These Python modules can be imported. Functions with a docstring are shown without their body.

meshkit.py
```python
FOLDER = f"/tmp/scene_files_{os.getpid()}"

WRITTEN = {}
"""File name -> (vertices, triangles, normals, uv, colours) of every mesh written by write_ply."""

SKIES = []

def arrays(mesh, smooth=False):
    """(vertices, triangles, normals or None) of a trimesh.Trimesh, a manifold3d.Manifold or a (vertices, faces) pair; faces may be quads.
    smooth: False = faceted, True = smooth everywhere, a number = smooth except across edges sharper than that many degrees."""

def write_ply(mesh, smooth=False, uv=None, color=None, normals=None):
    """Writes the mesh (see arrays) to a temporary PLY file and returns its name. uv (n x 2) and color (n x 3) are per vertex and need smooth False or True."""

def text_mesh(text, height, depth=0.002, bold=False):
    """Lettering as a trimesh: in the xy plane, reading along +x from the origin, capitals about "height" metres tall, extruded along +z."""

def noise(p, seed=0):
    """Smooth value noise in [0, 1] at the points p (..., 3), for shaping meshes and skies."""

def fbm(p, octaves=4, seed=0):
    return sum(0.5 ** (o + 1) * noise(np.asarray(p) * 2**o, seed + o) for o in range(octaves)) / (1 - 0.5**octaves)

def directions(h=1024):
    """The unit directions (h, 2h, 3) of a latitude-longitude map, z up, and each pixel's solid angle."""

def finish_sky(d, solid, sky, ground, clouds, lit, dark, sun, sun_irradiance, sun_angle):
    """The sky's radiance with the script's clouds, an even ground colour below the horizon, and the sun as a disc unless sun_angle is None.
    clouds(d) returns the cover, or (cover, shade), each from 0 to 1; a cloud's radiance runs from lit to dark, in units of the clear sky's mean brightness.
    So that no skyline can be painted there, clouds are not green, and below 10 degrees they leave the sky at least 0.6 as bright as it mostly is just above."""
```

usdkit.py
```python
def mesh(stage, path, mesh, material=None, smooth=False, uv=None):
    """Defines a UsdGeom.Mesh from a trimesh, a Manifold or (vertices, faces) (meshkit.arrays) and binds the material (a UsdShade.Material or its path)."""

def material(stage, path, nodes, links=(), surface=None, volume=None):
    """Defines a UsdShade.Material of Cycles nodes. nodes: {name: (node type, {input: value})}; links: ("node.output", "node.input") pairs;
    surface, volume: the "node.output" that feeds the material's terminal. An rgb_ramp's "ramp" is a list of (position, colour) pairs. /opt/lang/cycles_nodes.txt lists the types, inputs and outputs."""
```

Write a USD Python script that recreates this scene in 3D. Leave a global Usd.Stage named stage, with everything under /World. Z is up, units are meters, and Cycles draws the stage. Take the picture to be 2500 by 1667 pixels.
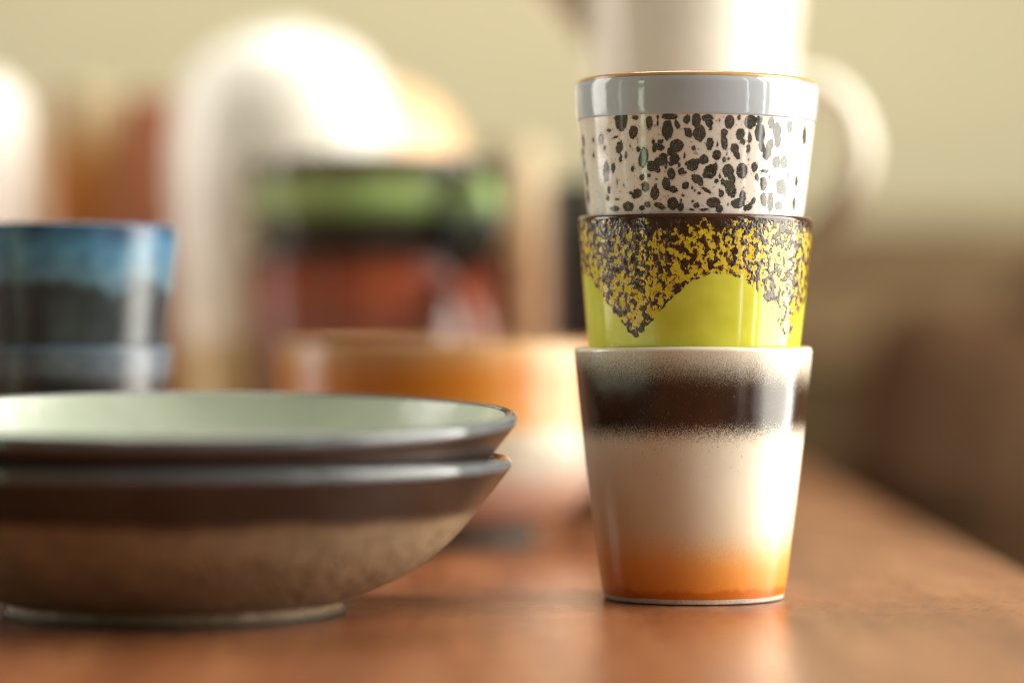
import math, numpy as np, trimesh, usdkit, meshkit
from pxr import Usd, UsdGeom, UsdLux, UsdShade, Gf, Sdf, Vt

stage = Usd.Stage.CreateInMemory()
UsdGeom.SetStageUpAxis(stage, 'Z')
UsdGeom.SetStageMetersPerUnit(stage, 1.0)
UsdGeom.Xform.Define(stage, '/World')
UsdGeom.Scope.Define(stage, '/World/Looks')
T = Sdf.ValueTypeNames

# ------------------------------------------------------------------ camera (100 mm lens, level, 81 mm above the table top)
CAM_Z = 0.081
cam = UsdGeom.Camera.Define(stage, '/World/camera')
cam.AddTransformOp().Set(Gf.Matrix4d(1, 0, 0, 0, 0, 0, 1, 0, 0, -1, 0, 0, 0, 0, CAM_Z, 1))
cam.CreateFocalLengthAttr(100.0)
cam.CreateHorizontalApertureAttr(36.0)
cam.CreateVerticalApertureAttr(24.0)
cam.CreateFocusDistanceAttr(0.868)
cam.CreateFStopAttr(2.5)
cam.CreateClippingRangeAttr(Gf.Vec2f(0.05, 100))
cam.CreateExposureAttr(0.35)

# ------------------------------------------------------------------ light: windows on the right, smaller ones left, an added vase fill, dim room
def rect_light(name, pos, target, w, h, power, col):
    l = UsdLux.RectLight.Define(stage, '/World/' + name)
    p, t = np.array(pos, float), np.array(target, float)
    z = p - t; z /= np.linalg.norm(z)
    x = np.cross([0, 0, 1.0], z); x /= np.linalg.norm(x)
    y = np.cross(z, x)
    l.AddTransformOp().Set(Gf.Matrix4d(*x, 0, *y, 0, *z, 0, *p, 1))
    l.CreateWidthAttr(w); l.CreateHeightAttr(h)
    l.CreateIntensityAttr(power); l.CreateColorAttr(Gf.Vec3f(*col))
    return l

CUP = np.array([0.0573, 0.90, 0.0])
def around(deg, dist, z):      # a spot round the cups; 0 = towards the camera, + = to the right
    a = math.radians(deg)
    return (CUP[0] + dist * math.sin(a), CUP[1] - dist * math.cos(a), z)
AIM = (0.0573, 0.9, 0.08)
rect_light('window_light_main', around(91, 1.5, 0.75), (0.0573, 0.9, 0.55), 1.35, 2.3, 8.5, (1.0, 0.97, 0.86))
rect_light('window_light_bright', around(109, 1.44, 0.75), (0.0573, 0.9, 0.55), 0.24, 2.3, 6.0, (1.0, 0.97, 0.92))
rect_light('window_light_narrow', around(62, 1.6, 0.4), AIM, 0.07, 1.4, 11.0, (0.90, 0.95, 1.0))
rect_light('window_light_slit', around(45, 1.7, 0.4), AIM, 0.05, 1.4, 9.0, (0.95, 0.98, 1.0))
rect_light('window_light_garden', around(-56, 1.8, 0.45), AIM, 0.16, 0.32, 6.0, (0.75, 1.0, 0.68))
rect_light('window_light_garden_low', around(-56, 1.8, 0.0), AIM, 0.16, 0.40, 4.5, (0.75, 1.0, 0.68))
rect_light('window_light_left', around(-80, 1.8, 0.3), AIM, 0.08, 1.2, 2.0, (0.95, 1.0, 0.92))
rect_light('ceiling_light', (-0.1, 1.7, 1.7), (-0.15, 1.45, 0), 0.8, 0.8, 9.5, (1.0, 0.93, 0.80))
rect_light('vase_fill_left', (-1.6, 1.5, 0.6), (-0.15, 1.4, 0.1), 0.7, 1.2, 5.0, (1.0, 0.97, 0.9))  # added fill lamp, set to brighten the left side of the white vase
dome = UsdLux.DomeLight.Define(stage, '/World/room_ambient')
dome.CreateIntensityAttr(0.04)
dome.CreateColorAttr(Gf.Vec3f(1.0, 0.76, 0.52))

# ------------------------------------------------------------------ helpers: names, meshes
used = {}
def numbered(path):
    n = used.get(path, 0); used[path] = n + 1
    return path if n == 0 else '%s_%03d' % (path, n)

def thing(name, label, cat, loc=(0, 0, 0), rot=(0, 0, 0), group=None, kind=None):
    x = UsdGeom.Xform.Define(stage, numbered('/World/' + name))
    x.AddTranslateOp().Set(Gf.Vec3d(*loc))
    if any(rot):
        x.AddRotateXYZOp().Set(Gf.Vec3f(*rot))
    tag(x.GetPrim(), label, cat, group, kind)
    return x.GetPrim()

def tag(p, label, cat=None, group=None, kind=None):
    for k, v in (('label', label), ('category', cat), ('group', group), ('kind', kind)):
        if v: p.SetCustomDataByKey(k, v)

def part(name, geo, m, parent=None, smooth=True, label=None, prim=None):
    base = parent.GetPath().pathString if parent is not None else '/World'
    path = numbered(base + '/' + name)
    o = usdkit.mesh(stage, path, geo, m, smooth=smooth)
    for k, a in (prim or {}).items():
        UsdGeom.PrimvarsAPI(o).CreatePrimvar(k, T.FloatArray, 'vertex').Set(Vt.FloatArray.FromNumpy(np.asarray(a, np.float32)))
    if label: tag(o.GetPrim(), label)
    return o.GetPrim()

def grid_faces(n, m, wrap=True):
    i, j = np.meshgrid(np.arange(n - 1), np.arange(m if wrap else m - 1), indexing='ij')
    k = (j + 1) % m
    return np.stack([i * m + j, i * m + k, (i + 1) * m + k, (i + 1) * m + j], -1).reshape(-1, 4)

def curve(pts, step):
    """Evenly spaced points (mm) along a smooth curve through pts."""
    from scipy.interpolate import PchipInterpolator
    p = np.array(pts, float)
    s = np.r_[0, np.cumsum(np.linalg.norm(np.diff(p, axis=0), axis=1))]
    n = max(2, int(round(s[-1] / step)) + 1)
    t = np.linspace(0, s[-1], n)
    return np.stack([PchipInterpolator(s, p[:, 0])(t), PchipInterpolator(s, p[:, 1])(t)], 1)

def arc(c, r, a0, a1, n):
    a = np.radians(np.linspace(a0, a1, n))
    return [(c[0] + r * math.cos(x), c[1] + r * math.sin(x)) for x in a]

def lathe(prof, seg=192, wob=0.0, seed=0, zwob=0.0):
    """prof: (r, z) in mm, outside upwards. Angle 0 faces the camera. Returns ((v, f), theta, z) in metres / radians / mm."""
    prof = np.asarray(prof, float)
    th = np.arange(seg) / seg * 2 * np.pi - np.pi
    r, z = prof[:, 0][:, None] * np.ones(seg), prof[:, 1][:, None] * np.ones(seg)
    if wob:
        q = np.stack([np.cos(th)[None] * 1.3 + 0 * z, np.sin(th)[None] * 1.3 + 0 * z, z * 0.025], -1)
        r = r + wob * (meshkit.fbm(q + 7.1, 2, seed) - 0.5) * 2 * np.clip(r / 20, 0, 1)
        if zwob:
            z = z + zwob * (meshkit.noise(np.stack([np.cos(th) * 1.1 + 3, np.sin(th) * 1.1, 0 * th], -1), seed + 5) - 0.5)[None] * 2 * np.clip(z / z.max(), 0, 1) ** 2
    v = np.stack([r * np.sin(th), -r * np.cos(th), z], -1).reshape(-1, 3) / 1000
    return (v, grid_faces(len(prof), seg)), np.tile(th, len(prof)), z.ravel()

def tube(path, ra, rb, side, n=20):
    """A bar of elliptic section along path (metres); side: direction of the radius rb."""
    p = np.asarray(path, float)
    t = np.gradient(p, axis=0); t /= np.linalg.norm(t, axis=1, keepdims=True)
    s = np.asarray(side, float); s = s - t * (t @ s)[:, None]; s /= np.linalg.norm(s, axis=1, keepdims=True)
    u = np.cross(s, t)
    a = np.arange(n) / n * 2 * np.pi
    ra, rb = np.broadcast_to(ra, len(p)), np.broadcast_to(rb, len(p))
    v = p[:, None] + (ra[:, None] * np.cos(a))[..., None] * u[:, None] + (rb[:, None] * np.sin(a))[..., None] * s[:, None]
    f = [x for q in grid_faces(len(p), n) for x in ((q[0], q[1], q[2]), (q[0], q[2], q[3]))]
    vs = np.vstack([v.reshape(-1, 3), p[:1], p[-1:]]); k = len(p) * n
    f += [(k, (j + 1) % n, j) for j in range(n)] + [(k + 1, k - n + j, k - n + (j + 1) % n) for j in range(n)]
    m = trimesh.Trimesh(vs, np.array(f), process=False)
    if m.volume < 0: m.invert()
    return m

def spline(pts, n=40):
    from scipy.interpolate import CubicSpline
    p = np.array(pts, float); s = np.r_[0, np.cumsum(np.linalg.norm(np.diff(p, axis=0), axis=1))]
    return CubicSpline(s, p)(np.linspace(0, s[-1], n))

def rounded_box(size, r, at=(0, 0, 0), n=3):
    import manifold3d as m3
    sx, sy, sz = (np.array(size) / 2 - r)
    s = m3.Manifold.sphere(r, 8 * n)
    h = m3.Manifold.batch_hull([s.translate((a * sx, b * sy, c * sz)) for a in (-1, 1) for b in (-1, 1) for c in (-1, 1)])
    return h.translate(tuple(at))

# ------------------------------------------------------------------ materials
class Graph:
    def __init__(g): g.n, g.l, g.k = {}, [], 0
    def add(g, kind, out=None, **inp):
        g.k += 1; name = 'n%d' % g.k; vals = {}
        for k, v in inp.items():
            if isinstance(v, str) and '.' in v: g.l.append((v, name + '.' + k))
            else: vals[k] = v
        g.n[name] = (kind, vals)
        return name + '.' + out if out else name
    def math(g, op, a, b=0.0, c=0.0, clamp=False):
        return g.add('math', 'value', math_type=op, value1=a, value2=b, value3=c, use_clamp=clamp)
    def ramp(g, fac, stops): return g.add('rgb_ramp', 'color', fac=fac, ramp=stops)
    def step(g, x, a, b, lo=0.0, hi=1.0):
        return g.add('map_range', 'result', range_type='smoothstep', value=x, from_min=a, from_max=b, to_min=lo, to_max=hi, clamp=True)
    def lin(g, x, a, b, lo=0.0, hi=1.0):
        return g.add('map_range', 'result', value=x, from_min=a, from_max=b, to_min=lo, to_max=hi, clamp=True)
    def mix(g, f, a, b, t='mix'): return g.add('mix_color', 'result', blend_type=t, fac=f, a=a, b=b)
    def pos(g, scale=(1, 1, 1)):
        return g.add('mapping', 'vector', vector=g.add('texture_coordinate', 'object'), scale=scale)
    def noise(g, scale, detail=2.0, rough=0.5, vec=None, dist=0.0):
        return g.add('noise_texture', 'fac', vector=vec or g.pos(), scale=scale, detail=detail, roughness=rough, distortion=dist)
    def xyz(g):
        s = g.add('separate_xyz', vector=g.add('texture_coordinate', 'object')); return s + '.x', s + '.y', s + '.z'
    def bump(g, h, dist, strength=1.0): return g.add('bump', 'normal', height=h, distance=dist, strength=strength)
    def bsdf(g, **k): return g.add('principled_bsdf', 'BSDF', **k)

def material(name, build):
    g = Graph(); s = build(g)
    return usdkit.material(stage, '/World/Looks/' + name, g.n, g.l, surface=s)

def glaze(name, stops, rough=0.12, by='z', mott=0.10, scale=60.0, wav=0.003, grain=0.0):
    """A fired glaze whose colour runs with height: stops = [(mm, colour)], uneven edges and faint mottling."""
    def b(g):
        x, y, z = g.xyz()
        n = g.noise(scale, 3.0, 0.6)
        h = g.math('multiply_add', g.math('subtract', n, 0.5), wav * 2, z)
        if grain: h = g.math('multiply_add', g.math('subtract', g.noise(2500.0, 1.0), 0.5), grain, h)
        lo, hi = stops[0][0] / 1000, stops[-1][0] / 1000
        if hi <= lo: hi = lo + 1e-3
        c = g.ramp(g.lin(h, lo, hi), [((p / 1000 - lo) / (hi - lo), col) for p, col in stops]) if len(stops) > 1 else g.mix(0.0, stops[0][1], stops[0][1])
        c = g.mix(1.0, c, g.ramp(g.noise(scale * 3, 4.0, 0.6), [(0.3, (1 - mott,) * 3), (0.7, (1 + mott,) * 3)]), 'multiply')
        return g.bsdf(base_color=c, roughness=rough, normal=g.bump(g.noise(45.0, 2.0), 0.0012, 0.35))
    return material(name, b)

def m_wood(g):
    v = g.pos((1, 1, 1))
    st = g.add('mapping', 'vector', vector=v, scale=(14.0, 1.1, 14.0))
    n = g.add('noise_texture', 'fac', vector=st, scale=3.2, detail=6.0, roughness=0.62, distortion=0.4)
    fine = g.add('noise_texture', 'fac', vector=g.add('mapping', 'vector', vector=g.add('mapping', 'vector', vector=v, rotation=(0, 0, 0.5)), scale=(1.0, 0.14, 1.0)), scale=750.0, detail=4.0, roughness=0.7)
    c = g.ramp(n, [(0.25, (0.16, 0.050, 0.019)), (0.5, (0.31, 0.112, 0.045)), (0.75, (0.46, 0.20, 0.088))])
    c = g.mix(g.lin(fine, 0.50, 0.36, 0.0, 0.85), c, (0.075, 0.028, 0.014))
    scr = g.add('noise_texture', 'fac', vector=g.add('mapping', 'vector', vector=v, rotation=(0, 0, 0.5), scale=(60.0, 6.0, 1.0)), scale=8.0, detail=4.0, roughness=0.7)
    h = g.math('add', g.math('multiply', fine, 0.6), g.math('multiply', scr, 0.5))
    r = g.lin(g.noise(30.0, 4.0, 0.6), 0.3, 0.7, 0.17, 0.27)
    return g.bsdf(base_color=c, roughness=r, normal=g.bump(h, 0.0006, 0.40), specular_ior_level=0.5)

def m_spots(g):       # beige glaze under charcoal blots
    d = g.add('attribute', 'fac', attribute='blot')
    e = g.math('multiply_add', g.math('subtract', g.noise(1000.0, 4.0, 0.7), 0.5), 1.25, d)
    mask = g.step(e, 0.10, -0.10)
    halo = g.math('maximum', g.step(e, 0.55, 0.0, 0.0, 0.40), g.step(g.noise(900.0, 1.0), 0.65, 0.70, 0.0, 0.85))
    x, y, z = g.xyz()
    base = g.ramp(g.lin(z, 0.052, 0.0705), [(0, (0.75, 0.68, 0.60)), (0.7, (0.75, 0.67, 0.58)), (0.88, (0.68, 0.47, 0.35)), (1, (0.58, 0.28, 0.16))])
    base = g.mix(halo, base, (0.42, 0.34, 0.26))
    dots = g.step(g.noise(3300.0, 1.0, 0.5), 0.56, 0.68, 0.0, 0.6)
    dark = g.mix(dots, g.ramp(g.noise(170.0, 3.0), [(0.3, (0.028, 0.025, 0.020)), (0.7, (0.075, 0.070, 0.056))]), (0.36, 0.32, 0.25))
    c = g.mix(mask, base, dark)
    return g.bsdf(base_color=c, roughness=0.09, normal=g.bump(g.math('add', g.math('multiply', mask, -0.15), g.noise(60.0, 2.0)), 0.0009, 0.35))

def m_lava(g):        # lime glaze below a scalloped edge, golden yellow with brown crackle above
    up = g.add('attribute', 'fac', attribute='above')      # mm above the scalloped edge
    x, y, z = g.xyz()
    v = g.pos((1.0, 1.0, 0.85))
    wv = v
    n1 = g.add('noise_texture', 'fac', vector=wv, scale=560.0, detail=3.0, roughness=0.58, distortion=0.1)
    n2 = g.add('noise_texture', 'fac', vector=v, scale=1500.0, detail=3.0, roughness=0.65)
    f = g.math('add', g.math('multiply', n1, 0.90), g.math('multiply', n2, 0.10))
    edge = g.math('multiply_add', g.math('subtract', g.noise(420.0, 4.0, 0.65), 0.5), 4.5, up)
    thr = g.ramp(g.lin(edge, -2.0, 26.0), [(0.0, (0.0,) * 3), (0.055, (0.0,) * 3), (0.085, (0.50,) * 3), (0.13, (0.465,) * 3), (0.30, (0.485,) * 3), (0.62, (0.50,) * 3), (1.0, (0.515,) * 3)])
    thr = g.math('multiply_add', g.math('subtract', g.noise(150.0, 2.0), 0.5), 0.16, thr)
    thr = g.math('add', thr, g.lin(z, 0.0725, 0.0775, 0.0, 0.10))
    dd = g.math('subtract', thr, f)
    mask = g.step(dd, -0.020, 0.018)
    dots = g.math('multiply', g.step(g.noise(1150.0, 1.0), 0.66, 0.70), g.step(edge, 0.0, 0.6))
    mask = g.math('maximum', mask, dots)
    halo = g.step(dd, -0.06, 0.005, 0.0, 0.85)
    lime = g.ramp(g.noise(120.0, 2.0), [(0.3, (0.56, 0.55, 0.045)), (0.7, (0.64, 0.62, 0.075))])
    gold = g.ramp(g.noise(500.0, 3.0), [(0.3, (0.58, 0.40, 0.020)), (0.65, (0.72, 0.56, 0.035))])
    c = g.mix(g.step(edge, -0.2, 1.2), lime, gold)
    c = g.mix(g.math('multiply', halo, g.step(edge, -0.2, 0.8)), c, (0.30, 0.13, 0.012))
    brown = g.ramp(g.noise(420.0, 3.0), [(0.3, (0.026, 0.012, 0.006)), (0.7, (0.060, 0.030, 0.014))])
    c = g.mix(mask, c, brown)
    b1 = g.bump(g.math('multiply', g.step(dd, -0.05, 0.10), g.math('multiply_add', g.noise(450.0, 1.0), 0.8, 0.6)), 0.0006, 0.32)
    return g.bsdf(base_color=c, roughness=0.10, normal=b1)

def m_bands(g):       # cream, dark brown band, cream, orange foot: sprayed glazes with speckled edges
    x, y, z = g.xyz()
    tilt = g.math('multiply_add', x, 0.075, z)
    big = g.math('subtract', g.noise(28.0, 2.0), 0.5)
    h = g.math('multiply_add', big, 0.006, tilt)
    gr = g.math('subtract', g.noise(2500.0, 2.0, 0.7), 0.5)
    gr2 = g.math('subtract', g.noise(4600.0, 1.0, 0.5), 0.5)
    grain = g.math('add', gr, g.math('multiply', gr2, 0.8))
    hd = g.math('multiply_add', grain, 0.011, h)
    top = g.step(hd, 0.0808, 0.0668)
    hd2 = g.math('multiply_add', grain, 0.010, g.math('multiply_add', x, -0.02, z))
    low = g.step(hd2, 0.0490, 0.0560)
    band = g.math('multiply', top, low)
    cream = g.ramp(g.lin(z, 0.015, 0.079), [(0, (0.72, 0.55, 0.36)), (0.35, (0.75, 0.66, 0.52)), (1, (0.70, 0.62, 0.49))])
    sp = g.step(g.noise(1300.0, 2.0), 0.66, 0.72, 0.0, 0.6)
    cream = g.mix(g.math('multiply', sp, g.step(z, 0.03, 0.052)), cream, (0.22, 0.14, 0.08))
    brown = g.ramp(g.noise(60.0, 3.0), [(0.3, (0.028, 0.013, 0.007)), (0.7, (0.045, 0.021, 0.011))])
    fl = g.step(g.noise(2600.0, 1.0), 0.70, 0.78, 0.0, 0.7)
    brown = g.mix(fl, brown, (0.40, 0.26, 0.13))
    c = g.mix(band, cream, brown)
    ho = g.math('multiply_add', grain, 0.014, g.math('multiply_add', big, 0.005, z))
    org = g.step(ho, 0.0235, 0.0115)
    orange = g.ramp(g.lin(z, 0.002, 0.016), [(0, (0.72, 0.19, 0.022)), (0.24, (0.80, 0.27, 0.040)), (1, (0.82, 0.36, 0.085))])
    wd = g.step(g.noise(1500.0, 2.0), 0.66, 0.74, 0.0, 0.6)
    orange = g.mix(wd, orange, (0.74, 0.46, 0.22))
    line = g.step(g.math('multiply_add', g.math('subtract', g.noise(160.0, 4.0), 0.5), 0.006, z), 0.0050, 0.0034)
    orange = g.mix(line, orange, (0.60, 0.15, 0.014))
    c = g.mix(org, c, orange)
    return g.bsdf(base_color=c, roughness=g.lin(band, 0.0, 1.0, 0.30, 0.13), normal=g.bump(g.math('add', g.noise(45.0, 2.0), g.math('multiply', gr, 0.08)), 0.0010, 0.35))

def m_stone(g):       # rough tan stoneware, dark brown glaze near the rim
    x, y, z = g.xyz()
    h = g.math('multiply_add', g.math('subtract', g.noise(40.0, 3.0), 0.5), 0.004, z)
    n = g.noise(220.0, 5.0, 0.7)
    tan = g.ramp(g.noise(90.0, 4.0, 0.6), [(0.3, (0.150, 0.095, 0.050)), (0.7, (0.250, 0.160, 0.084))])
    tan = g.mix(g.step(n, 0.40, 0.30, 0.0, 0.5), tan, (0.09, 0.05, 0.03))
    band = g.step(h, 0.0285, 0.0325)
    c = g.mix(band, tan, (0.030, 0.019, 0.014))
    low = g.math('subtract', 1.0, g.step(z, 0.018, 0.030))
    hh = g.math('multiply', g.math('add', g.noise(160.0, 4.0, 0.6), g.math('multiply', g.noise(600.0, 3.0), 0.4)), g.math('multiply_add', low, 0.8, 0.2))
    return g.bsdf(base_color=c, roughness=g.lin(band, 0.0, 1.0, 0.6, 0.22), normal=g.bump(hh, 0.0022, 0.9))

def plain(name, col, rough, mott=0.12, scale=40.0, bump=0.0006, spec=0.5):
    def b(g):
        c = g.mix(1.0, col, g.ramp(g.noise(scale, 5.0, 0.6), [(0.3, (1 - mott,) * 3), (0.7, (1 + mott,) * 3)]), 'multiply')
        return g.bsdf(base_color=c, roughness=rough, specular_ior_level=spec, normal=g.bump(g.noise(scale * 4, 4.0), bump, 0.4))
    return material(name, b)

M = dict(
    wood=material('wood', m_wood), spots=material('spotted_glaze', m_spots), lava=material('lava_glaze', m_lava),
    bands=material('banded_glaze', m_bands), stone=material('stoneware', m_stone),
    grey=plain('grey_glaze', (0.44, 0.47, 0.50), 0.07, 0.10, 25.0, 0.0002),
    ochre=plain('ochre_rim', (0.50, 0.29, 0.12), 0.15), brown_rim=plain('brown_rim', (0.06, 0.024, 0.012), 0.10),
    cream=plain('cream_glaze', (0.74, 0.66, 0.53), 0.13, 0.05), shaded_foot=plain('shaded_clay', (0.05, 0.042, 0.028), 0.7, 0.1, 300.0), foot=plain('pale_clay', (0.62, 0.56, 0.46), 0.5, 0.1, 300.0),  # bowl feet: pale clay darkened, shade under the bowls put into the colour
    celadon=plain('celadon_glaze', (0.54, 0.60, 0.49), 0.24, 0.05), dark_rim=plain('dark_rim', (0.10, 0.11, 0.115), 0.12),
    yellow_in=plain('yellow_inside', (0.50, 0.48, 0.06), 0.15), pink_in=plain('beige_inside', (0.66, 0.55, 0.45), 0.15),
    wall=plain('wall_paint', (0.50, 0.455, 0.30), 0.7, 0.05, 3.0), floor=plain('floor_boards', (0.03, 0.018, 0.010), 0.6, 0.3, 9.0),
    leather=plain('brown_leather', (0.046, 0.022, 0.006), 0.7, 0.2, 12.0, spec=0.15), rust=plain('rust_cloth', (0.060, 0.031, 0.015), 0.9, 0.15, 30.0, spec=0.1),
    side_wood=plain('side_wood', (0.18, 0.115, 0.056), 0.6, 0.2, 10.0, spec=0.2), side_dark=plain('side_dark', (0.075, 0.045, 0.018), 0.6, 0.2, 10.0, spec=0.2), dark_wood=plain('dark_wood', (0.05, 0.028, 0.015), 0.4),
)

# ------------------------------------------------------------------ setting: wall, floor; the table
def box(a, b):
    a, b = np.array(a, float), np.array(b, float)
    m = trimesh.creation.box(b - a); m.apply_translation((a + b) / 2); return m
w = part('wall', box((-2.2, 3.0, -0.74), (2.6, 3.12, 1.9)), M['wall'], smooth=False); tag(w, 'beige painted wall far behind the table', None, kind='structure')
f = part('floor', box((-2.2, -0.2, -0.80), (2.6, 3.0, -0.742)), M['floor'], smooth=False); tag(f, 'dark brown floor below the table', None, kind='structure')

tb = thing('table', 'reddish brown wooden table that all the pottery stands on', 'table', (-0.55, 1.2, 0))
part('tabletop', rounded_box((1.466, 1.9, 0.030), 0.004, (0, 0, -0.015)), M['wood'], tb, smooth=40)
for sx in (-1, 1):
    part('apron', box((sx * 0.66 - 0.011, -0.86, -0.11), (sx * 0.66 + 0.011, 0.86, -0.0302)), M['wood'], tb, smooth=False)
for sy in (-1, 1):
    part('apron', box((-0.60, sy * 0.86 - 0.011, -0.11), (0.60, sy * 0.86 + 0.011, -0.0302)), M['wood'], tb, smooth=False)
for sx in (-1, 1):
    for sy in (-1, 1):
        part('leg', box((sx * 0.66 - 0.025, sy * 0.895 - 0.02, -0.738), (sx * 0.66 + 0.025, sy * 0.895 + 0.02, -0.0304)), M['wood'], tb, smooth=False)

# ------------------------------------------------------------------ the stack of three cups
FPX, ZOOM = 6944.4, 3.675
def cup_profile(rr, H, t=2.7, floor=5.0):
    """outer wall from the foot to under the rim, rim, inside; rr: [(z, r)]"""
    outer = [(r, z) for z, r in rr]
    rt = outer[-1][0]
    rim = arc((rt - t / 2, H - t / 2), t / 2, 0, 180, 13)
    inner = [(rt - t, H - t / 2)] + [(max(r - t - 0.3, 6), z) for z, r in reversed(rr) if floor + 4 < z < H - t] 
    bot = inner[-1][0]
    inner += [(bot - 1.5, floor + 1.5), (bot - 5, floor), (0.01, floor)]
    return outer, rim, inner

def cup(name, label, loc, rr, H, mat, rim_mat, in_mat, foot_mat, prim=None, seed=1, rot=(0, 0, 0), step=0.3, seg=720, band=None, foot_h=2.0):
    c = thing(name, label, 'cup', loc, rot)
    outer, rim, inner = cup_profile(rr, H)
    o = curve(outer, step)
    r0 = o[0][0]
    foot = [(0.01, 1.2), (r0 - 4, 1.2), (r0 - 3.2, 0.0), (r0 - 0.9, 0.0), (r0 - 0.2, 0.5)] + [tuple(p) for p in o[o[:, 1] < foot_h]]
    o = o[o[:, 1] >= foot_h - step * 1.01]
    foot.append(tuple(o[0]))
    wob = dict(wob=0.18, seed=seed, zwob=0.25)
    def lay(name, prof, m, prim=None, seg=seg):
        g, th, z = lathe(prof, seg, **wob)
        return part(name, g, m, c, prim={k: f(th, z, np.repeat(np.array(prof)[:, 0], seg)) for k, f in (prim or {}).items()})
    if band:
        bz, bm, bt = band
        low, hi = o[o[:, 1] < bz], o[o[:, 1] >= bz]
        hi = hi + [bt, 0]
        rim = [(x + bt * (1 - k / 12.0), y) for k, (x, y) in enumerate(rim)]
        lay('body', np.vstack([low, hi[:1] - [bt, 0]]), mat, prim)
        lay('glaze_band', np.vstack([hi[:1] - [bt, 0.0], hi[:1] - [bt * 0.3, -0.05], hi[:1] + [0, 0.35], hi[2:]]), bm, seg=288)
    else:
        lay('body', o, mat, prim)
    lay('rim', rim, rim_mat, seg=360)
    lay('inside', curve(inner, 1.0), in_mat, seg=180)
    lay('foot_ring', foot, foot_mat, seg=288)
    return c

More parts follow.
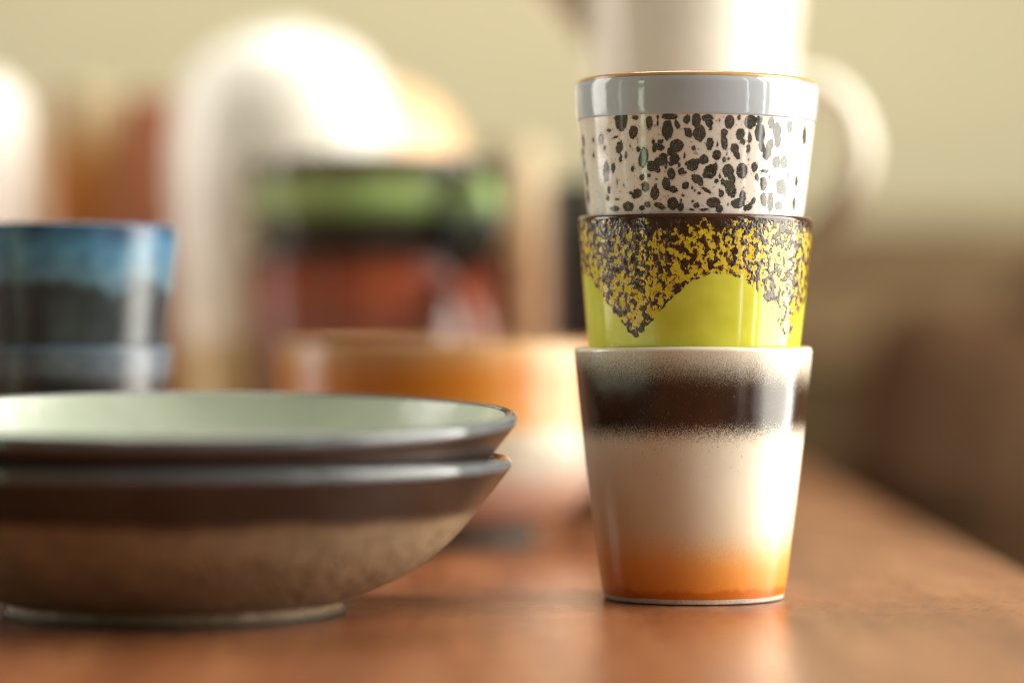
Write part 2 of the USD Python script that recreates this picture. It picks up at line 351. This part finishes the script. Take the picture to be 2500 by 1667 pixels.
# charcoal blots of the top cup, measured: x, y, half width, half height, lean
BLOTS = """455 545 48 72 0;455 500 60 40 0;575 490 28 22 0;560 620 38 62 5;695 535 30 65 0;770 480 12 25 0;770 540 8 25 0;870 478 70 30 0;855 600 48 90 0;940 550 22 42 -20
1025 505 30 45 15;1040 620 32 50 -25;1110 510 42 65 0;1210 490 55 35 0;1225 530 35 45 -20;1240 580 18 25 0;1140 625 58 75 0;1320 510 6 15 0;1410 520 45 65 10;1495 480 15 25 0
1365 615 32 34 0;1365 700 30 80 -8;1235 720 35 60 5;1305 725 10 30 0;1510 630 40 55 10;1535 700 25 25 0;1600 520 55 65 10;1680 500 35 35 0;1690 620 50 85 -5;1595 660 20 50 0
1585 760 20 45 0;1795 530 28 60 0;1850 600 40 75 0;1860 690 30 60 0;1785 730 32 60 10;1760 800 40 65 15;1710 740 30 50 -20;1975 560 30 60 0;2120 640 20 80 0;355 610 25 15 0
290 690 22 50 0;320 770 12 25 0;445 760 32 60 10;455 860 15 45 0;500 830 12 30 0;405 670 35 10 -30;535 750 6 18 0;230 700 8 25 0;235 830 8 30 0;605 775 18 25 0
650 850 42 90 10;735 710 15 30 0;800 700 25 20 0;780 750 55 35 10;745 780 20 25 0;940 740 60 60 0;900 790 45 45 0;925 860 45 50 0;895 900 25 25 0;820 860 40 60 10
770 900 30 55 0;725 925 45 50 0;780 960 25 25 0;850 910 15 40 0;1090 760 20 22 0;1010 830 10 25 0;1300 820 40 48 0;1460 760 38 50 0;1480 810 28 55 -25;1185 860 42 45 0
1085 910 55 55 0;1035 900 20 25 0;1130 880 20 25 0;1365 860 18 28 0;1405 850 12 18 0;1390 810 8 15 0;1590 860 6 10 0;340 980 24 85 0;395 945 18 45 0;560 945 18 30 0
640 1025 20 30 0;700 1010 15 20 0;895 990 35 55 -10;965 905 12 25 0;985 970 30 35 20;1020 975 15 15 0;1240 970 60 65 10;1285 930 25 45 0;1200 1000 30 30 0;1405 960 52 62 0
1440 1030 35 45 -15;1530 960 52 75 0;1645 925 30 45 0;1740 960 40 15 0;1850 880 40 55 0;1925 880 35 60 0;1670 1015 18 30 0;1730 1070 35 60 0;1790 1010 8 20 0;430 1070 8 25 0
485 1100 8 12 0;365 1140 15 30 0;355 1215 14 25 0;670 1110 35 45 -15;1025 1095 32 35 0;855 1085 38 60 -10;910 1130 50 30 25;765 1040 8 10 0;760 1110 15 30 0;755 1165 40 60 0
1130 1040 50 40 20;1100 1010 30 15 20;1160 1070 25 30 0;1210 1135 55 18 30;1145 1165 15 12 0;1110 1140 12 15 0;1085 1110 10 18 0;1330 1010 12 25 0;1300 1050 20 25 0;1360 1060 20 30 0
1430 1120 50 80 -15;1400 1080 45 35 30;1345 1165 24 35 0;1330 1130 8 8 0;1550 1110 8 12 0;550 1165 22 15 0;605 1170 40 40 0;575 1190 20 30 0;840 1195 12 8 0;1005 1185 15 10 0
1540 1190 30 60 0;1500 1250 65 45 -10;1275 1245 65 48 0;1330 1300 35 40 0;1735 1215 30 65 0;1640 1230 22 35 20;1590 1285 50 30 -35;1410 1260 10 15 0;1125 1275 28 28 0;1090 1235 10 14 0
915 1260 50 60 0;800 1280 55 28 30;985 1290 30 40 0;985 1230 10 15 0;695 1270 28 30 0;650 1300 25 25 0;530 1290 50 45 20;420 1310 40 25 0;435 1225 18 12 0;1195 1310 40 15 0
1080 1310 25 12 0;1800 1240 30 90 0;1880 1270 40 40 0;1900 1100 50 70 0;1950 1150 30 50 0;2050 1050 15 50 0;2030 1250 15 60 0;1970 1000 20 30 0"""
TOP_Z = 0.084      # foot of the top cup above the table
def blot_field(th, z, r):
    """Distance in mm to the nearest blot edge, negative inside."""
    d = 900.0 - r * np.cos(th)
    k = FPX / d * ZOOM
    X = 1180 + r * np.sin(th) * k
    Y = (838 - (z + TOP_Z * 1000 - 81) * FPX / d - 160) * ZOOM
    out = np.full(len(th), 9.0)
    front = np.cos(th) > 0.0
    for s in BLOTS.replace('\n', ';').split(';'):
        x, y, a, b, t = map(float, s.split()); t = math.radians(t)
        dx, dy = (X - x), (Y - y)
        u, v = dx * math.cos(t) + dy * math.sin(t), -dx * math.sin(t) + dy * math.cos(t)
        q = (np.sqrt((u / a) ** 2 + (v / b) ** 2) - 1) * min(a, b) / 29.6
        out = np.where(front, np.minimum(out, q), out)
    rng = np.random.default_rng(5)                       # the side turned away: blots of the same kinds
    for _ in range(260):
        t0, z0 = rng.uniform(1.35, 2 * np.pi - 1.35), rng.uniform(5, 70)
        a = rng.choice([0.4, 0.7, 1.2, 1.7]) * rng.uniform(0.7, 1.2); b = a * rng.uniform(1.0, 1.7)
        dt = (th - t0 + np.pi) % (2 * np.pi) - np.pi
        out = np.minimum(out, (np.sqrt((dt * 36 / a) ** 2 + ((z - z0) / b) ** 2) - 1) * a)
    return out

def scallop(th, z, r):
    p = np.abs(np.cos(2 * (th - math.radians(9.5)))) ** 1.15
    return z + 41.0 - (81.3 + 20.2 * p)

cx, cy = CUP[0], CUP[1]
cup('glazed_cup', 'cream cup with a dark brown band and orange foot, bottom of the stack', (cx, cy, 0),
    [(0.4, 28.3), (3, 28.9), (20, 31.2), (34, 33.0), (56, 35.5), (78.0, 37.5)], 79.2, M['bands'], M['cream'], M['cream'], M['foot'], seed=3)
cup('glazed_cup', 'lime and yellow cup with brown crackled glaze, middle of the stack', (cx - 0.0001, cy, 0.041),
    [(0.4, 27.6), (3, 28.4), (20, 30.9), (38, 33.4), (60, 35.6), (77.6, 36.9)], 79.0, M['lava'], M['brown_rim'], M['yellow_in'], M['foot'],
    prim={'above': scallop}, rot=(0, 0.5, 0), seed=11, step=0.25)
cup('glazed_cup', 'beige cup with charcoal blots and grey rim band, top of the stack', (cx + 0.0003, cy, TOP_Z),
    [(0.4, 27.6), (3, 28.4), (20, 31.0), (36, 34.0), (60, 36.7), (72, 38.0), (76, 38.15), (77.8, 37.8)], 79.2, M['spots'], M['ochre'], M['pink_in'], M['foot'],
    prim={'blot': blot_field}, rot=(0, 0.6, 0), seed=8, step=0.25, band=(66.0, M['grey'], 0.22))

# ------------------------------------------------------------------ two pasta bowls
BOWL_OUT = [(50.6, 1.5), (49.6, 2.3), (49.6, 3.6), (51.0, 4.3), (54, 5.0), (60, 7.4), (72, 13.2), (81.5, 20.6), (91, 31.8), (100, 43.3)]
def bowl(label, loc, rot, seed):
    b = thing('pasta_bowl', label, 'bowl', loc, rot)
    def lay(n, prof, m, seg=360, **k):
        g, th, z = lathe(prof, seg, wob=0.35, seed=seed, zwob=0.5); return part(n, g, m, b, **k)
    o = curve(BOWL_OUT, 0.8)
    lay('body', o, M['stone'])
    d = (o[-1] - o[-3]); d /= np.linalg.norm(d); nrm = np.array([d[1], -d[0]])
    c = o[-1] - nrm * 2.1
    a0 = math.degrees(math.atan2(nrm[1], nrm[0]))
    rim = arc(c, 2.1, a0, a0 + 180, 11)
    lay('rim', rim, M['dark_rim'])
    inn = [rim[-1], (87.5, 32.6), (77, 22.2), (66, 15.2), (50, 10.0), (30, 7.6), (0.01, 7.0)]
    lay('inside', curve(inn, 1.5), M['celadon'], 240)
    lay('foot_ring', [(0.01, 4.0), (46.5, 4.0), (47.5, 0.2), (48.5, 0), (50.2, 0), (51, 0.5), (51.0, 1.1), (50.6, 1.5)], M['shaded_foot'], 240)
    return b
bowl('tan stoneware bowl with dark brown rim band, lower of two', (-0.1005, 0.852, 0), (0, 0, 0), 21)
bowl('pale green lined bowl nested on top of the other bowl', (-0.0985, 0.852, 0.0135), (2.5, 0, 0), 27)

# ------------------------------------------------------------------ pottery further back, out of focus
def pot(name, label, cat, loc, prof, m, inside=None, rim=None, seg=128, seed=0, t=3.0, parts=None, group=None, turn=0, foot=None):
    """prof: outer (r, z) from foot to rim; open at the top."""
    p = thing(name, label, cat, loc, (0, 0, turn), group=group)
    o = curve(prof, 1.5)
    foot_r = prof[0][0]
    g, _, _ = lathe(o, seg, wob=0.3, seed=seed); part('body', g, m, p)
    rt, H = prof[-1]
    rm = arc((rt - t / 2, H), t / 2, 0, 180, 9)
    g, _, _ = lathe(rm, seg, wob=0.3, seed=seed); part('rim', g, rim or m, p)
    inn = [(rt - t, H)] + [(max(r - t, 3), z) for r, z in reversed(prof) if 8 < z < H - 1] + [(max(foot_r - 5, 2), 6.5), (0.01, 6.0)]
    g, _, _ = lathe(curve(inn, 3.0), seg); part('inside', g, inside or m, p)
    g, _, _ = lathe([(0.01, 1.5), (foot_r - 3, 1.5), (foot_r - 2.5, 0), (foot_r - 0.5, 0), (foot_r, prof[0][1])], seg); part('foot_ring', g, foot or M['foot'], p)
    return p

def handle(p, pts, ra, rb, m, name='handle'):
    part(name, tube(spline(np.array(pts) / 1000.0), ra / 1000, rb / 1000, (0, 1, 0)), m, p)

G = glaze
blue_hi = G('blue_glaze', [(28, (0.03, 0.04, 0.05)), (46, (0.018, 0.022, 0.026)), (56, (0.02, 0.025, 0.03)), (59, (0.08, 0.15, 0.20)), (70, (0.055, 0.16, 0.26)), (76, (0.03, 0.09, 0.17)), (79, (0.015, 0.04, 0.09))], 0.30, wav=0.012, scale=45, mott=0.3)
blue_lo = G('slate_glaze', [(0, (0.03, 0.03, 0.028)), (67, (0.045, 0.043, 0.042)), (71, (0.11, 0.125, 0.15)), (79, (0.08, 0.11, 0.15))], 0.28, wav=0.005, scale=120, mott=0.3)
orange = G('orange_glaze', [(0, (0.40, 0.22, 0.16)), (22, (0.48, 0.30, 0.23)), (34, (0.42, 0.38, 0.31)), (44, (0.40, 0.34, 0.24)), (49, (0.46, 0.20, 0.03)), (67, (0.47, 0.155, 0.012)), (70, (0.48, 0.20, 0.04)), (78, (0.50, 0.28, 0.11))], 0.2)  # lowest stops: pale glaze with red bounce from the table painted in
green = G('green_glaze', [(30, (0.02, 0.022, 0.02)), (51, (0.02, 0.024, 0.018)), (56, (0.18, 0.28, 0.08)), (63, (0.36, 0.53, 0.20)), (69, (0.19, 0.24, 0.08)), (72, (0.07, 0.055, 0.035)), (79, (0.055, 0.04, 0.03))], 0.14)
red = G('red_glaze', [(60, (0.17, 0.085, 0.07)), (88, (0.25, 0.085, 0.055)), (108, (0.30, 0.065, 0.030)), (117, (0.10, 0.025, 0.012))], 0.12)
whitev = G('white_glaze', [(40, (0.55, 0.38, 0.16)), (74, (0.60, 0.44, 0.20)), (84, (0.84, 0.78, 0.64)), (130, (0.86, 0.83, 0.76)), (180, (0.88, 0.86, 0.80))], 0.16, wav=0.010, scale=14)
tan_v = G('tan_glaze', [(60, (0.34, 0.15, 0.05)), (120, (0.40, 0.19, 0.07)), (140, (0.36, 0.22, 0.10)), (190, (0.42, 0.35, 0.21))], 0.5)
black_m = plain('black_glaze', (0.02, 0.018, 0.015), 0.15)
jugm = G('jug_glaze', [(60, (0.16, 0.105, 0.06)), (142, (0.20, 0.14, 0.085)), (157, (0.46, 0.39, 0.29)), (171, (0.74, 0.69, 0.58)), (250, (0.74, 0.69, 0.58))], 0.14)
redbr = plain('terracotta', (0.34, 0.125, 0.065), 0.4)
amber = G('amber_glaze', [(60, (0.60, 0.27, 0.06)), (140, (0.48, 0.17, 0.03)), (170, (0.55, 0.24, 0.05)), (188, (0.58, 0.38, 0.17)), (200, (0.62, 0.50, 0.30))], 0.15, wav=0.008, scale=18)
peach = plain('peach_glaze', (0.82, 0.52, 0.28), 0.18)
pale_m = G('pale_glaze', [(80, (0.62, 0.52, 0.46)), (140, (0.60, 0.50, 0.44)), (175, (0.72, 0.68, 0.62)), (210, (0.78, 0.75, 0.70))], 0.15)

CUPP = [(28.3, 0.6), (29, 3), (31.2, 20), (33, 34), (35.5, 56), (37.5, 78)]
pot('mug', 'dark slate mug with speckled blue rim, under the blue mug', 'mug', (-0.157, 1.0, 0), CUPP, blue_lo, seed=31)
pot('mug', 'glossy blue mug with black lower glaze, on the slate mug', 'mug', (-0.1555, 1.0, 0.042), CUPP, blue_hi, seed=32)
pot('round_bowl', 'glossy orange bowl with pink table bounce painted in below, behind the pasta bowls', 'bowl', (-0.027, 1.15, 0),
    [(37, 8), (45, 10.5), (57, 19), (64, 30), (66.5, 43), (67, 58), (67, 79)], orange, seed=41, foot=M['shaded_foot'])
BIG = [(36, 0.6), (38, 4), (45, 20), (55, 40), (59, 60), (61, 79)]
TALL = [(38, 0.6), (41, 6), (47, 30), (55, 60), (59, 90), (62, 118)]
rm = pot('mug', 'tall red brown mug beneath the green mug, behind the orange bowl', 'mug', (-0.061, 1.308, 0), TALL, red, seed=51, turn=-58)
handle(rm, [(56, 0, 105), (68, 2, 104), (80, 3, 92), (82, 3, 74), (72, 2, 58), (49, 0, 50)], 5, 8, red)
gm = pot('mug', 'green mug with dark brown rim, nested in the red brown mug', 'mug', (-0.061, 1.308, 0.084), BIG, green, inside=M['cream'], rim=M['cream'], seed=52, turn=-52)
handle(gm, [(55, 0, 72), (66, 2, 71), (75, 3, 62), (77, 3, 50), (70, 2, 36), (47, 0, 32)], 5, 8, green)
# white domed vase (closed shoulder, small mouth)
pot('vase', 'big white dome shouldered vase with mustard foot, behind the green mug', 'vase', (-0.115, 1.43, 0),
    [(46, 0.6), (47, 4), (50, 60), (54, 120), (57, 165), (56.5, 182), (53, 202), (44, 220), (30, 231), (16, 236)], whitev, seed=61)
pot('vase', 'peach round shouldered vase, half hidden by the white vase and green mug', 'vase', (-0.083, 1.58, 0),
    [(40, 0.6), (42, 6), (50, 80), (56, 140), (57, 165), (54, 188), (45, 206), (30, 218), (15, 223)], peach, seed=64)
pot('bottle_vase', 'slim tan vase between the green mug and the cup stack', 'vase', (-0.001, 1.48, 0),
    [(21, 0.6), (22, 6), (24, 60), (23, 130), (20, 170), (19, 182)], tan_v, seed=62)
pot('mug', 'black mug half hidden behind the left edge of the cup stack', 'mug', (0.057, 1.40, 0), [(36, 0.6), (37, 10), (40, 80), (40.5, 158)], black_m, seed=63)
jug = pot('jug', 'tall cream jug with a big loop handle, behind the cup stack', 'jug', (0.080, 1.28, 0),
    [(34, 0.6), (36, 6), (38, 60), (41, 120), (44.5, 190), (49, 236), (51, 252)], jugm, seed=71)
handle(jug, [(42, 0, 195), (53, 0, 197), (65, 0, 192), (74, 0, 179), (76.5, 0, 163), (71, 0, 146), (58, 0, 131), (38, 0, 118)], 7.0, 9.5, jugm)
part('spout', tube(spline([(-0.044, 0, 0.222), (-0.055, 0, 0.235), (-0.064, 0, 0.246), (-0.071, 0, 0.254)]), 0.010, 0.014, (0, 1, 0)), jugm, jug)
pot('jar', 'tall white jar at the far left, behind the blue mug', 'jar', (-0.264, 1.34, 0),
    [(32, 0.6), (33, 6), (35, 80), (36, 150), (37.5, 180), (34, 198), (24, 206)], pale_m, seed=81)
pot('jar', 'amber brown jar with pale rim, right of the white jar', 'jar', (-0.221, 1.45, 0),
    [(16, 0.6), (17, 6), (20, 90), (19.5, 150), (22, 190), (23, 208)], amber, seed=82)
pot('jar', 'wide terracotta jar between the amber jar and white vase', 'jar', (-0.200, 1.60, 0),
    [(36, 0.6), (38, 6), (43, 80), (46, 150), (48, 214)], redbr, seed=83)

# ------------------------------------------------------------------ far right: a brown chair with a cushion
sb = thing('sideboard', 'long brown wooden sideboard against the beige wall', 'sideboard', (0.5, 2.72, -0.742))
part('top', rounded_box((1.9, 0.46, 0.03), 0.004, (0, 0, 0.915)), M['side_wood'], sb, smooth=40)
part('cabinet', box((-0.93, -0.20, 0.12), (0.93, 0.22, 0.8998)), M['side_dark'], sb, smooth=False)
for k in range(4):
    part('drawer', rounded_box((0.455, 0.02, 0.09), 0.004, (-0.69 + 0.46 * k, -0.2105, 0.851)), M['side_wood'], sb, smooth=40)
    part('door', rounded_box((0.455, 0.02, 0.66), 0.004, (-0.69 + 0.46 * k, -0.2105, 0.467)), M['side_dark'], sb, smooth=40)
for sx in (-1, 1):
    for y in (-0.17, 0.17):
        part('leg', rounded_box((0.04, 0.04, 0.12), 0.006, (sx * 0.85, y, 0.0602)), M['dark_wood'], sb, smooth=40)
ch = thing('armchair', 'dark brown chair with sloping rounded back, blurred behind the table on the right', 'chair', (0.56, 2.0, -0.742))
def chair_back():
    import manifold3d as m3
    pts = [(a * k, b) for a in (-1, 1) for k, b in ((0.325, 0.30), (0.315, 0.70), (0.28, 0.76), (0.22, 0.815), (0.15, 0.86), (0.06, 0.885))]
    return m3.Manifold.batch_hull([m3.Manifold.sphere(0.03, 32).translate((x, 0.02, z)) for x, z in pts])
part('backrest', chair_back(), M['leather'], ch, smooth=60)
part('seat', rounded_box((0.52, 0.56, 0.14), 0.045, (0, -0.27, 0.40)), M['leather'], ch, smooth=60)
for sx in (-1, 1):
    part('armrest', rounded_box((0.08, 0.56, 0.30), 0.035, (sx * 0.30, -0.27, 0.50)), M['leather'], ch, smooth=60)
    for y in (-0.50, -0.05):
        part('leg', rounded_box((0.04, 0.04, 0.33), 0.006, (sx * 0.27, y, 0.166)), M['dark_wood'], ch, smooth=40)
cu = part('cushion', rounded_box((0.125, 0.09, 0.15), 0.04), M['rust'], smooth=60)
x = UsdGeom.Xformable(cu); x.AddTranslateOp().Set(Gf.Vec3d(0.29, 1.89, 0.03)); x.AddRotateXYZOp().Set(Gf.Vec3f(0, 12, 0))
tag(cu, 'dusty rust coloured cushion leaning on the dark brown chair', 'cushion')
